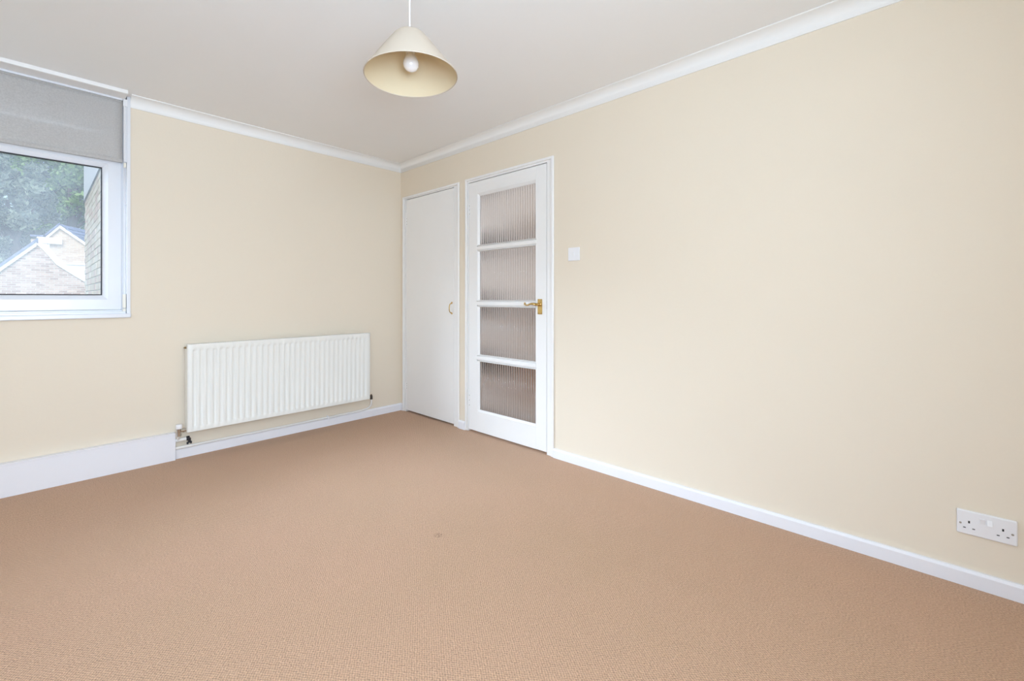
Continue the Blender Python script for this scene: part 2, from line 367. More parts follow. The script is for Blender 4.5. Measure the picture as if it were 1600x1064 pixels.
# door_2: glazed door
d2 = empty('door_2', (0, -0.985, 0), 'white door glazed with four reeded glass panes and brass lever', 'door', 'structure')
yA, yB = -0.988, -1.7965; oA, oB = -1.083, -1.7045; T0, T1 = 0.0, 0.040
bx((T0, yA, 0.016), (T1, oA, 2.024)).build('stile', M['gloss'], d2, bevel=0.0015)
bx((T0, yB, 0.016), (T1, oB, 2.024)).build('stile', M['gloss'], d2, bevel=0.0015)
bx((T0, oA, 0.016), (T1, oB, 0.166)).build('bottom_rail', M['gloss'], d2)
bx((T0, oA, 1.938), (T1, oB, 2.024)).build('top_rail', M['gloss'], d2)
bars = [1.487, 1.043, 0.605]; bw = 0.021
for z in bars:
    MB().prism([(0.0, -0.011), (0.0, 0.011), (-0.011, bw), (-0.040, bw), (-0.040, -bw), (-0.011, -bw)], (T0-.001, oA, z), (T0-.001, oB, z), (-1, 0, 0), (0, 0, 1)).build('glazing_bar', M['gloss'], d2, bevel=0.002)
edges = [1.938] + sum([[z+bw, z-bw] for z in bars], []) + [0.166]
for i in range(4):
    zt, zb = edges[2*i], edges[2*i+1]
    # beading: bevelled picture-frame strip, deeper than the face
    s = 0.036 if i in (0, 1, 2, 3) else 0.02; g0 = 0.013
    q = MB(); hs = 0.008
    st_, sb_ = (0.030 if i == 0 else hs), (0.024 if i == 3 else hs)
    def bead(P, Q, inn, w_, dep):
        q.prism([(0, 0.001), (w_*.35, -0.001), (w_, dep), (w_, dep+0.006), (0, dep+0.006)], P, Q, inn, (1, 0, 0))
    sd_ = 0.026
    bead((T0, oA, zb), (T0, oA, zt), (0, -1, 0), sd_, g0)
    bead((T0, oB, zb), (T0, oB, zt), (0, 1, 0), 0.010, g0)
    bead((T0, oA, zt), (T0, oB, zt), (0, 0, -1), st_, g0)
    bead((T0, oA, zb), (T0, oB, zb), (0, 0, 1), sb_, g0)
    q.build('glazing_bead', M['gloss'], d2)
    # reeded pane
    nr = 26; w0, w1 = oA-0.01, oB+0.005; vs = []; fs = []
    pts = []
    for k in range(nr):
        for j in range(8):
            a = j/8; pts.append((w0+(w1-w0)*(k+a)/nr, 0.020-0.0055*math.sin(PI*a)**0.8))
    pts.append((w1, 0.020))
    nP = len(pts); za, zc = zb+0.004, zt-0.004
    for y_, x_ in pts: vs += [(x_, y_, za), (x_, y_, zc), (0.024, y_, za), (0.024, y_, zc)]
    for k in range(nP-1):
        a = 4*k; c = a+4
        fs += [(a, c, c+1, a+1), (a+2, a+3, c+3, c+2), (a, a+2, c+2, c), (a+1, c+1, c+3, a+3)]
    fs += [(0, 1, 3, 2), (4*(nP-1), 4*(nP-1)+2, 4*(nP-1)+3, 4*(nP-1)+1)]
    o = MB().add(vs, fs).build('glass_pane', M['reeded'], d2)
    for p in o.data.polygons: p.use_smooth = abs(p.normal.z) < 0.5 and p.center.x < 0.0235 
hinge(d2, -0.985, 1.758, 1.857); hinge(d2, -0.985, 0.192, 0.313)
lv = bx((-0.006, -1.761, 0.973), (0, -1.722, 1.081)).build('backplate', M['brass'], d2, bevel=0.002)
for yy in (-1.728, -1.755):
    for zz in (0.980, 1.074): MB().lathe([(0, 0.0015), (0.0032, 0.001), (0.0034, 0)], (-0.006, yy, zz), 10, (-1, 0, 0)).build('screw', M['brass_dull'], lv)
zl = 1.043
q = MB().lathe([(0.015, 0), (0.014, 0.004), (0.010, 0.006), (0.009, 0.030), (0.010, 0.038), (0.0, 0.042)], (-0.006, -1.742, zl), 18, (-1, 0, 0))
pl = [(-1.748, 0), (-1.730, 0.001), (-1.712, 0.003), (-1.695, 0.004), (-1.680, 0.001), (-1.665, -0.005), (-1.652, -0.007), (-1.640, -0.004), (-1.632, 0.003), (-1.635, 0.009), (-1.641, 0.008)]
q.tube([(-0.042, y, zl+z) for y, z in pl], [.0085, .0095, .009, .007, .0055, .005, .005, .0055, .006, .006, .003], 12)
q.build('lever', M['brass'], lv, smooth=True)
bx((0.004, -1.7995, 1.01), (0.030, -1.797, 1.07)).build('latch', M['brass_dull'], d2)

# hall beyond the glazed door
tag(bx((0.10, -3.2, -.12), (1.55, -0.86, 0.0)).build('floor_hall', M['carpet']), 'beige carpet of the hall seen through the reeded glass', 'floor', 'structure')
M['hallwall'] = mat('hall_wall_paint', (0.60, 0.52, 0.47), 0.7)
M['hallend'] = mat('hall_end_paint', (0.76, 0.75, 0.73), 0.7)
tag(bx((1.30, -3.2, 0), (1.40, -0.86, 2.36)).build('wall_hall_far', M['hallwall']), 'pinkish beige hall wall seen through the glazed door', 'wall', 'structure')
tag(bx((0.101, -0.965, 0), (1.30, -0.865, 2.36)).build('wall_hall_end', M['hallend']), 'pale grey hall end wall seen through the glazed door', 'wall', 'structure')
tag(bx((0.101, -3.30, 0), (1.30, -3.2, 2.36)).build('wall_hall_near', M['hallwall']), 'hall wall hidden beside the glazed door', 'wall', 'structure')
tag(bx((0.101, -3.3, 2.36), (1.40, -0.86, 2.46)).build('ceiling_hall', M['ceiling']), 'white ceiling of the hall beyond the glazed door', 'ceiling', 'structure')
tag(bx((1.282, -3.2, 0), (1.30, -0.965, 0.12)).build('baseboard_hall', M['skirt']), 'white skirting at the foot of the hall wall', 'baseboard', 'structure')
# cupboard interior back, keeps it dark
tag(MB().box((0.55, -0.86, 0), (0.6, 0.28, 2.36)).box((.1, -.86, 2.36), (.6, .28, 2.4)).box((.1, -.86, -.04), (.6, .28, 0)).box((.1, .24, 0), (.55, .28, 2.36)).build('wall_cupboard', M['hallwall']), 'inside walls of the closed cupboard', 'wall', 'structure')

# ------------------------------------------------------------------ window_1
win = empty('window_1', (-2.65, 0.07, WZ0), 'white plastic window with dark gasket looking onto brick houses and trees', 'window', 'structure')
UP = M['upvc']
def frame_rect(x0, x1, z0, z1, wdt, y0, y1, name, material, parent, bevel=0.002, wz=None):
    wz = wz or wdt; q = MB()
    # four mitred members
    O = [(x0, z0), (x1, z0), (x1, z1), (x0, z1)]; I = [(x0+wdt, z0+wz), (x1-wdt, z0+wz), (x1-wdt, z1-wz), (x0+wdt, z1-wz)]
    vs = [(a, y0, b) for a, b in O]+[(a, y0, b) for a, b in I]+[(a, y1, b) for a, b in O]+[(a, y1, b) for a, b in I]
    fs = []
    for i in range(4):
        j = (i+1) % 4
        fs += [(i, j, 4+j, 4+i), (8+i, 12+i, 12+j, 8+j), (i, 8+i, 8+j, j), (4+i, 4+j, 12+j, 12+i)]
    q.add(vs, fs); return q.build(name, material, parent, bevel=bevel)
frame_rect(-3.298, -2.014, WZ0+.006, H-.002, 0.022, 0.045, 0.125, 'outer_frame', UP, win)
FX0, FX1 = -3.27, -2.036
# transom
bx((FX0, 0.045, 1.992), (-2.036, 0.125, 2.032)).build('transom', UP, win, bevel=0.002)
def sash(z0, z1, face_x=0.066, face_z=0.066, bdw=0.025, y=0.040):
    e = frame_rect(FX0, FX1, z0, z1, face_x, y, 0.115, 'sash', UP, win, 0.0025)
    x0, x1 = FX0+face_x, FX1-face_x; a0, a1 = z0+face_z, z1-face_z
    # sloping glazing bead
    q = MB(); O = [(x0, a0), (x1, a0), (x1, a1), (x0, a1)]; I = [(x0+bdw, a0+bdw), (x1-bdw, a0+bdw), (x1-bdw, a1-bdw), (x0+bdw, a1-bdw)]
    vs = [(a, y+.004, b) for a, b in O]+[(a, y+.022, b) for a, b in I]+[(a, y+.04, b) for a, b in O]+[(a, y+.04, b) for a, b in I]
    fs = []
    for i in range(4):
        j = (i+1) % 4; fs += [(i, j, 4+j, 4+i), (8+i, 12+i, 12+j, 8+j), (4+i, 4+j, 12+j, 12+i)]
    q.add(vs, fs).build('glazing_bead', UP, e)
    frame_rect(x0+bdw-.001, x1-bdw+.001, a0+bdw-.001, a1-bdw+.001, 0.006, y+.020, y+.034, 'gasket', M['black'], e, 0)
    bx((x0+bdw, y+.026, a0+bdw), (x1-bdw, y+.030, a1-bdw)).build('glass_pane', M['glass'], e)
sash(1.015, 1.996)
sash(2.002, 2.245, 0.11, 0.033, 0.02)
bx((FX0, 0.045, 2.247), (-2.036, 0.125, H-.022)).build('head_panel', UP, win, bevel=0.002)
# inner sill, trims round the opening
bx((-3.31, -0.024, WZ0-.022), (-1.996, 0.05, WZ0+.006)).build('window_sill', UP, win, bevel=0.006, seg=4)
bx((WX1-.004, -0.010, WZ0+.006), (-1.998, 0.045, H)).build('reveal_trim', UP, win, bevel=0.0015)
bx((-2.030, 0.028, WZ0+.03), (-2.016, 0.045, H-.03)).build('side_bead', UP, win, bevel=0.0015)
bx((-3.30, 0.0, WZ0+.006), (-2.02, 0.045, WZ0+.018)).build('sill_bead', UP, win, bevel=0.001)
bx((-2.033, 0.010, 1.025), (-2.018, 0.032, 1.112)).build('hinge_cover', M['cream_plastic'], win, bevel=0.0015)
bx((-2.033, 0.012, 1.000), (-2.018, 0.030, 1.020)).build('hinge_cover', M['cream_plastic'], win, bevel=0.0015)
bx((-2.0165, 0.008, 1.022), (-2.0145, 0.034, 1.114)).build('hinge_shadow_strip', M['black'], win)  # black strip outlining the hinge cover as its shadow

# roller blind: hangs in the opening, its own thing
bl = empty('roller_blind', (-2.65, 0.0, 2.34), 'grey roller blind half lowered over the top of the window', 'blind')
bx((-3.29, -0.128, H-.024), (-2.021, -0.116, H-.0005)).build('pelmet_front', M['gloss'], bl, bevel=0.003)
bx((-3.29, -0.110, H-.022), (-2.024, 0.030, H-.0005)).build('pelmet_board', M['gloss'], bl, bevel=0.0015)
bx((-3.29, -0.114, H-.010), (-2.03, -0.112, H-.001)).build('pelmet_gap_shade', M['dark'], bl)  # dark strip standing in for the shadow in the gap
bx((-3.28, -0.014, H-.034), (-2.036, -0.006, H-.022)).build('track_edge', UP, bl, bevel=0.0015)
MB().tube([(-3.27, 0.012, 2.335), (-2.04, 0.012, 2.335)], 0.016, 14).build('roller_tube', M['blind'], bl, smooth=True)
q = MB(); NX, NZ = 30, 12; vs = []; fs = []
for j in range(NZ+1):
    for i in range(NX+1):
        X = -3.265+(3.265-2.036)*i/NX; Z = 2.340-(2.340-1.948)*j/NZ
        vs.append((X, 0.002+0.0015*math.sin(X*7+Z*3), Z))
for j in range(NZ):
    for i in range(NX): a = j*(NX+1)+i; fs.append((a, a+1, a+NX+2, a+NX+1))
q.add(vs, fs); fo = q.build('fabric', M['blind'], bl, smooth=True)
sm = fo.modifiers.new('thickness', 'SOLIDIFY'); sm.thickness = 0.0006
bx((-3.265, -0.003, 1.944), (-2.036, 0.006, 1.962)).build('hem_bar', M['blind'], bl, bevel=0.001)
bx((-2.034, -0.012, 2.300), (-2.014, 0.026, 2.345)).build('end_bracket', M['white_plastic'], bl, bevel=0.002)
# beaded control chain (two strands, joined at the bottom)
pts = []
z = 2.31
while z > 1.69: pts.append((-2.0185, 0.006, z)); z -= 0.0062
for k in range(5): a = PI*k/4; pts.append((-2.022+0.0035*math.cos(a), 0.006, 1.688-0.004*math.sin(a)))
z = 1.69
while z < 2.31: pts.append((-2.0265, 0.002, z)); z += 0.0062
q = MB()
for p in pts: q.lathe([(0, -.0023), (.0017, -.0016), (.0023, 0), (.0017, .0016), (0, .0023)], p, 6)
o = q.build('bead_chain', M['white_plastic'], bl); o['kind'] = 'stuff'
MB().tube([(-2.0185, 0.006, 2.31), (-2.0185, 0.006, 1.688)], 0.0008, 5).tube([(-2.0265, 0.002, 2.31), (-2.0265, 0.002, 1.688)], 0.0008, 5).build('chain_cord', M['white_plastic'], bl)
MB().box((-2.030, -0.004, 1.915), (-2.018, 0.010, 1.945)).build('chain_connector', M['cream_plastic'], bl, bevel=0.002)
MB().tube([(-2.0195, -0.002, 2.305), (-2.0195, -0.002, 1.95)], 0.0042, 8).tube([(-2.0275, -0.004, 2.305), (-2.0275, -0.004, 1.95)], 0.0042, 8).build('edge_light_strip', M['white_plastic'], bl, smooth=True)  # white tubes standing in for light leaking past the blind edge

# window_added_rear invented behind the camera to let in a fill lamp
w2 = empty('window_added_rear', (-1.75, YN, 0.8), 'added unseen window for fill light behind the photographer', 'window', 'structure')
for (a, b_) in ((-3.3, -2.65), (-2.65, -2.0)):
    q = MB().box((a, YN-.09, .8), (a+.05, YN-.03, 2.05)).box((b_-.05, YN-.09, .8), (b_, YN-.03, 2.05)).box((a+.05, YN-.09, .8), (b_-.05, YN-.03, .85)).box((a+.05, YN-.09, 2.0), (b_-.05, YN-.03, 2.05))
    q.build('sash', UP, w2, bevel=0.002)
    bx((a+.05, YN-.062, .85), (b_-.05, YN-.058, 2.0)).build('glass_pane', M['clear'], w2)
bx((-3.34, YN-.02, .77), (-1.96, YN+.05, .80)).build('window_sill', UP, w2, bevel=0.004)

tag(MB().box((-4.2, -7.2, 2.50), (0.9, -4.62, 2.66)).box((-4.2, -7.2, -2.8), (-4.05, -4.62, 2.5)).box((0.75, -7.2, -2.8), (0.9, -4.62, 2.5)).build('trim_sunshield', M['fascia']), 'added unseen balcony outside the rear window', 'sunshield', 'structure')  # unseen slab and side walls added to keep sun out of the rear opening

w3 = empty('window_added_side', (XL, -2.5, .95), 'added unseen side window for key light to the left of the photographer', 'window', 'structure')  # invented opening for the lamp added outside this wall
for (a, b_) in ((-3.7, -2.5), (-2.5, -1.3)):
    MB().box((XL-.09, a, .95), (XL-.03, a+.05, 1.98)).box((XL-.09, b_-.05, .95), (XL-.03, b_, 1.98)).box((XL-.09, a+.05, .95), (XL-.03, b_-.05, 1.0)).box((XL-.09, a+.05, 1.93), (XL-.03, b_-.05, 1.98)).build('sash', UP, w3, bevel=0.002)
    bx((XL-.062, a+.05, 1.0), (XL-.058, b_-.05, 1.93)).build('glass_pane', M['clear'], w3)
bx((XL-.03, -3.74, .925), (XL+.04, -1.26, .95)).build('window_sill', UP, w3, bevel=0.004)

# ================================================================== THINGS IN THE ROOM
# radiator
rad = empty('radiator', (-1.05, -0.10, 0.18), 'long white ribbed panel radiator on the wall beneath the cornice', 'radiator')
rad['label'] = 'long white ribbed panel radiator low on the window wall'
RX0, RX1, RZ0, RZ1, RY = -1.718, -0.383, 0.183, 0.776, -0.100
nfl = 33; mx = 0.026; pitch = (RX1-RX0-2*mx)/nfl
xs = [RX0, RX0+0.004, RX0+mx-.004]; ds = [0.004, 0.0, 0.0]
for k in range(nfl):
    x = RX0+mx+k*pitch
    for a, d in ((0.0, 0.0), (0.10, 0.0010), (0.18, 0.0080), (0.40, 0.0090), (0.60, 0.0075), (0.70, 0.0008), (0.86, 0.0)):
        xs.append(x+a*pitch); ds.append(d)
xs += [RX1-0.004, RX1]; ds += [0.0, 0.004]
zs = [(RZ0, 0, .006), (RZ0+.003, 0, .0), (RZ0+.030, 0, 0), (RZ0+.036, .5, 0), (RZ0+.044, 1, 0), (RZ1-.050, 1, 0), (RZ1-.042, .5, 0), (RZ1-.036, 0, 0), (RZ1-.003, 0, 0), (RZ1, 0, .006)]
vs = []; fs = []
for zz, s, e in zs:
    for k, (x, d) in enumerate(zip(xs, ds)):
        edge = d if k in (0, len(xs)-1) else 0
        vs.append((x, RY+(d*s if not edge else edge)+e, zz))
nx = len(xs)
for j in range(len(zs)-1):
    for i in range(nx-1): a = j*nx+i; fs.append((a, a+1, a+nx+1, a+nx))
fp = MB().add(vs, fs).build('front_panel', M['radiator'], rad, smooth=True)
bx((RX0+.004, RY+.0115, RZ0+.004), (RX1-.004, RY+.020, RZ1-.006)).build('water_panel', M['radiator'], rad)
bx((RX0+.010, -0.034, RZ0+.006), (RX1-.010, -0.026, RZ1-.008)).build('rear_panel', M['radiator'], rad)
for xa in (RX0-.001, RX1-.001): bx((xa, RY+.006, RZ0+.002), (xa+.002, -0.028, RZ1-.002)).build('side_panel', M['radiator'], rad)
# convector top grille: bars across with gaps
q = MB().box((RX0, RY+.006, RZ1-.004), (RX1, RY+.016, RZ1-.002)).box((RX0, -0.036, RZ1-.004), (RX1, -0.028, RZ1-.002)).box((RX0, -.068, RZ1-.0035), (RX1, -.064, RZ1-.0025))
x = RX0+0.004
while x < RX1-.008: q.box((x, RY+.014, RZ1-.004), (x+.006, -0.034, RZ1-.002)); x += 0.0145
q.build('top_grille', M['radiator'], rad)
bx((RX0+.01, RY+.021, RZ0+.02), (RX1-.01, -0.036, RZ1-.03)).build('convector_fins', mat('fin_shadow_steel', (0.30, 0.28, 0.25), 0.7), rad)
# bleed plug, valves
MB().lathe([(0.007, 0), (0.007, 0.008), (0.004, 0.010), (0.004, 0.014), (0, 0.014)], (RX0-.001, -0.066, 0.752), 8, (-1, 0, 0)).build('bleed_valve', M['brass_dull'], rad)
MB().lathe([(0.008, 0), (0.008, 0.006), (0.0, 0.006)], (RX1+.001, -0.066, 0.752), 8, (1, 0, 0)).build('blanking_plug', M['radiator'], rad)
def valve(x, s, capmat, bodymat):
    v = MB().lathe([(.011, 0), (.011, .010), (.014, .011), (.014, .022), (.010, .023), (.010, .040)], (x, -.066, .200), 10, (s, 0, 0)) \
        .lathe([(.013, -.020), (.013, -.004), (.015, -.003), (.015, .012), (.011, .013), (.011, .018)], (x+s*.040, -.066, .197), 10) \
        .lathe([(.010, 0), (.014, .001), (.014, .014), (.010, .015)], (x+s*.040, -.066, .163), 6).build('valve', bodymat, rad)
    return v
v1 = valve(RX0-.001, -1, None, M['chrome'])
MB().lathe([(.016, 0), (.018, .004), (.018, .026), (.015, .030), (0, .031)], (RX0-.041, -.066, .213), 18).build('valve_cap', M['white_plastic'], v1, smooth=True)
v2 = MB().lathe([(.010, 0), (.010, .008), (.012, .009), (.012, .018), (.008, .019), (.008, .030)], (RX1+.001, -.066, .203), 8, (1, 0, 0)) \
    .lathe([(.011, -.016), (.011, .004), (.006, .008), (.006, .016), (0, .018)], (RX1+.030, -.066, .200), 8) \
    .lathe([(.012, 0), (.012, .012)], (RX1+.030, -.066, .172), 6).build('valve', mat('black_oxide_brass', (0.10, 0.085, 0.07), 0.35, metal=0.8), rad)

# pipes
q = MB().tube([(-1.785, -.029, .077), (-1.2, -.029, .077), (-.70, -.029, .077), (-.43, -.029, .079), (-.385, -.033, .084), (-.360, -.042, .097), (-.352, -.056, .118), (-.353, -.066, .145), (-.353, -.066, .175)], 0.0075, 12)
fpipe = q.build('heating_pipe', M['paintpipe'], smooth=True)
tag(fpipe, 'thin white heating pipe running along the top of the skirting below the radiator', 'pipe')
MB().box((-.742, -.040, .066), (-.730, -.0, .070)).box((-.742, -.042, .068), (-.730, -.038, .090)).box((-.742, -.026, .066), (-.730, -.018, .092)).build('pipe_clip', M['white_plastic'], fpipe, bevel=.001)
MB().tube([(-1.7700, -.029, .077), (-1.66, -.029, .077)], 0.0095, 12).build('pipe_sleeve', M['paintpipe'], fpipe, smooth=True)
q = MB().tube([(-1.790, -.025, .127), (-1.712, -.026, .129)], 0.0125, 14)
sp_ = q.build('feed_pipe', M['paintpipe'], smooth=True)
tag(sp_, 'short thick white pipe stub beside the left radiator valve', 'pipe')
MB().tube([(-1.759, -.066, .178), (-1.759, -.056, .158), (-1.759, -.036, .136), (-1.760, -.028, .130)], 0.0075, 10).build('riser', M['paintpipe'], sp_, smooth=True)
# open dark rubber collar round its end
vs = []; q = MB()
prof = [(.0125, -.004), (.0150, -.004), (.0150, .012), (.0125, .012)]
q.lathe(prof, (-1.706, -.026, .129), 18, (1, 0, 0), closed=True)
q.box((-1.701, -.030, .096), (-1.686, -.012, .128)).box((-1.708, -.028, .088), (-1.699, -.014, .102)).box((-1.688, -.028, .090), (-1.680, -.014, .104))
q.build('pipe_collar', M['black'], sp_)

# light switch
sw = empty('light_switch', (0, -2.031, 1.376), 'square white light switch on the right wall beside the glazed door', 'switch')
bx((-0.009, -2.0755, 1.333), (0, -1.9865, 1.420)).build('face_plate', M['white_plastic'], sw, bevel=0.003, seg=3)
MB().prism([(0, 0), (0.0115, 0), (0.0150, 0.028), (0, 0.028)], (0, -2.037, 1.363), (0, -2.025, 1.363), (-1, 0, 0), (0, 0, 1)).build('rocker', M['white_plastic'], sw, bevel=0.0008)
for y in (-2.001, -2.061): MB().lathe([(0, .001), (.003, .0008), (.003, 0)], (-.009, y, 1.376), 10, (-1, 0, 0)).build('screw_cap', M['white_plastic'], sw)

# double socket
so = empty('double_socket', (0, -3.875, 0.24), 'white double power socket low on the right wall', 'socket')
bx((-0.012, -3.9535, 0.195), (0, -3.799, 0.2845)).build('face_plate', M['white_plastic'], so, bevel=0.004, seg=3)
F = -0.0122
for (ye, sgn) in ((-3.832, 1), (-3.918, 1)):
    bx((F, ye-.0024, .2385), (F+.003, ye+.0024, .2475)).build('earth_slot', M['dark'], so)
    for dy in (.012, -.012): bx((F, ye+dy-.0036, .2185), (F+.003, ye+dy+.0036, .2218)).build('pin_slot', M['dark'], so)
for y in (-3.809, -3.941):
    s_ = MB().lathe([(0, .0006), (.0036, .0004), (.0038, 0)], (-.012, y, .2345), 12, (-1, 0, 0)).build('screw', M['screw'], so)
MB().prism([(0, 0), (.0125, 0), (.0165, .019), (0, .019)], (0, -3.873, .2465), (0, -3.859, .2465), (-1, 0, 0), (0, 0, 1)).build('rocker', M['white_plastic'], so, bevel=.0006)
MB().prism([(0, 0), (.0175, 0), (.0125, .020), (0, .020)], (0, -3.892, .2455), (0, -3.878, .2455), (-1, 0, 0), (0, 0, 1)).build('rocker', M['white_plastic'], so, bevel=.0006)

# pendant lamp
LX, LY = -1.4257, -2.2527
lamp = empty('pendant_lamp', (LX, LY, H), 'cream cone shade pendant lamp hanging from the ceiling', 'lamp')
AX = Vector((-0.030, 0.030, 1.0)).normalized()
C0 = Vector((LX+.006, LY-.004, 1.943)); Hh = 0.166
tp_ = C0+AX*Hh
MB().lathe([(0.042, 0), (0.042, -.012), (0.030, -.026), (0.010, -.034), (0, -.034)], (tp_.x, tp_.y, H), 24).build('ceiling_rose', M['white_plastic'], lamp, smooth=True)
MB().tube([(tp_.x, tp_.y, H-.02), tp_-Vector((0, 0, .004))], 0.0028, 8).build('cord', M['white_plastic'], lamp)
Ro, Rt = 0.176, 0.050
outer = [(Ro, 0), (Ro*.86+Rt*.14, Hh*.14+.001), (Ro*.6+Rt*.4, Hh*.40+.002), (Ro*.3+Rt*.7, Hh*.70+.003), (Rt+.012, Hh-.014), (Rt+.004, Hh-.006), (Rt-.006, Hh-.001), (0.012, Hh)]
MB().lathe([(r, h) for r, h in outer], C0, 64, AX).build('lamp_shade', M['shade_out'], lamp, smooth=True)
bpy.data.objects['lamp_shade'].data.polygons  # outer skin
sh = bpy.data.objects['lamp_shade']
bm = bmesh.new(); bm.from_mesh(sh.data)
big = [f for f in bm.faces if len(f.verts) > 10]
bmesh.ops.delete(bm, geom=big, context='FACES'); bm.to_mesh(sh.data); bm.free()
o = MB().lathe([(r-.0022 if r > .02 else r, h-.0012 if h > 0 else .0006) for r, h in outer], C0, 64, AX).build('shade_lining', M['shade_in'], sh, smooth=True)
bm = bmesh.new(); bm.from_mesh(o.data)
bmesh.ops.delete(bm, geom=[f for f in bm.faces if len(f.verts) > 10], context='FACES'); bm.to_mesh(o.data); bm.free()
prof = []
for k in range(12): a = 2*PI*k/12; prof.append((Ro-.0008+.0018*math.cos(a), .0010+.0024*math.sin(a)))
MB().lathe(prof, C0, 64, AX, closed=True).build('shade_rim', M['shade_out'], sh, smooth=True)
MB().lathe([(0.006, .166), (.014, .163), (.019, .156), (.019, .126), (.021, .124), (.021, .116), (.018, .114), (.018, .090)], C0, 24, AX).build('lamp_holder', mat('cream_lamp_holder', (0.80, 0.74, 0.60), 0.35), lamp, smooth=True)
MB().lathe([(0.0225, .126), (.024, .122), (.0225, .118)], C0, 24, AX, closed=True).build('shade_ring', M['white_plastic'], lamp)
bulb = [(0.0, -.006), (.010, -.0045), (.020, .001), (.027, .010), (.030, .021), (.029, .031), (.025, .042), (.019, .053), (.0155, .060), (.0145, .068)]
MB().lathe([(r, h+.025) for r, h in bulb], C0, 32, AX).build('bulb', M['bulb'], lamp, smooth=True)

# ================================================================== OUTSIDE
tag(bx((-40, 0.5, -2.95), (40, 80, -2.8)).build('ground', M['grass']), 'grass ground outside far below the window', 'ground', 'structure')
# own house's return wall beside the window
XW = -1.977
an = empty('brick_return_wall', (XW, 2.4, 0), 'pale brick wall with white cladding standing right outside the window', 'wall', 'structure')
an.name = 'wall_outside'
bx((XW+.010, 0.285, -2.8), (XW+.20, 4.52, 2.37)).build('wall_core', M['mortar'], an)
# individual bricks where they can be told apart
bm_ = []
for k in range(3):
    q = MB().box((-0.012, -0.1075, -0.0325), (0.03, 0.1075, 0.0325)); me_o = q.build('brick', BR[k], an, bevel=0.003, seg=1); bm_.append(me_o)
protos = [o.data for o in bm_]
for o in bm_: bpy.data.objects.remove(o)
nb = 0
for r in range(20):
    z = 2.370-0.0375-0.075*r
    for c in range(13):
        y = 4.52-0.1075-0.225*c-(0.1125 if r % 2 else 0)
        if y < 1.75: continue
        o = bpy.data.objects.new('brick', random.choice(protos)); col.objects.link(o)
        o.parent = an; o.location = (XW-an.location.x+random.uniform(-.002, .002)+.012, y-an.location.y, z)
        nb += 1
q = bx((XW-.001, 0.285, -2.8), (XW+.009, 4.519, 2.370-0.075*20)); q.box((XW-.001, .285, .87), (XW+.009, 1.70, 2.37))
q.build('plain_brickwork', M['brick_pale'], an)
bx((XW-.006, .285, 2.372), (XW+.18, 4.53, 3.3)).build('cladding', M['fascia'], an)
bx((XW-.012, .285, 2.362), (XW+.0, 4.53, 2.374)).build('flashing', mat('lead_flashing', (.10, .10, .11), .6), an)
bx((XW-.06, 4.45, 2.86), (XW-.008, 4.53, 3.0)).build('gutter_end', M['fascia'], an, bevel=.004)

# near gable house A
A = empty('near_gable_house', (-3.0, 19.0, -2.8), 'brown brick gable house with blue tiled verge on the left in the window', 'building')
A.name = 'brick_house'
poly = [(-6.4, -2.8), (-0.2, -2.8), (-0.2, .80), (-1.047, 1.50), (-1.604, 1.96), (-1.96, 2.25), (-2.38, 2.92), (-2.47, 2.92), (-6.4, -1.30)]
MB().prism(poly, (0, 19.0, 0), (0, 21.2, 0), (1, 0, 0), (0, 0, 1)).build('wall', M['brick_far'], A)
def strip(pA, pB, y, th, dep, up=0.0):
    (x0, z0), (x1, z1) = pA, pB
    return MB().prism([(x0, z0), (x1, z1), (x1, z1+th), (x0, z0+th)], (0, y, up), (0, y+dep, up), (1, 0, 0), (0, 0, 1))
strip((-6.45, -1.59), (-2.44, 2.90), 18.93, 0.17, .06).build('bargeboard', M['fascia'], A)
strip((-6.45, -1.42), (-2.40, 3.10), 18.90, 0.10, 2.4).build('roof_edge', M['tile'], A)
strip((-2.37, 2.95), (-0.9, 1.38), 18.93, 0.10, .06).build('bargeboard', M['fascia'], A) if False else None
q = MB().prism([(-2.44, 2.96), (-2.3, 2.80), (-1.96, 2.27), (-1.604, 1.97), (-1.047, 1.52), (-0.2, .82), (-0.2, .95), (-1.0, 1.66), (-1.55, 2.12), (-1.88, 2.45), (-2.2, 3.0), (-2.44, 3.0)], (0, 18.95, 0), (0, 21.2, 0), (1, 0, 0), (0, 0, 1))
q.build('parapet', M['render'], A)
# house B behind, gable end with tiled slope
B = empty('gable_house', (-1.5, 22.0, -2.8), 'pale brick house with white gable bargeboards and slate blue tiled roof', 'building')
B.name = 'brick_house'
poly = [(-2.6, -2.8), (0.4, -2.8), (0.4, 2.05), (-1.80, 3.95), (-2.16, 3.42), (-2.6, 3.42)]
MB().prism(poly, (0, 22.0, 0), (0, 22.3, 0), (1, 0, 0), (0, 0, 1)).build('wall', M['brick_pale'], B)
MB().prism([(-2.44, 3.26), (-1.74, 3.26), (-1.74, 3.50), (-2.2, 3.50), (-2.44, 3.54)], (0, 21.86, 0), (0, 21.99, 0), (1, 0, 0), (0, 0, 1)).build('eaves_box', M['fascia'], B)
strip((-2.2, 3.40), (-1.81, 3.92), 21.9, 0.14, .09).build('bargeboard', M['fascia'], B)
strip((-1.81, 3.92), (0.45, 2.00), 21.9, 0.14, .09).build('bargeboard', M['fascia'], B)
strip((-2.26, 3.49), (-1.81, 4.06), 21.86, 0.09, .3).build('roof_edge', M['tile'], B)
strip((-2.62, 3.50), (-2.2, 3.52), 21.86, 0.07, .3).build('roof_edge', M['tile'], B)
MB().tube([(-2.12, 21.93, 3.25), (-2.12, 21.93, -2.8)], 0.035, 8).build('downpipe', M['fascia'], B)
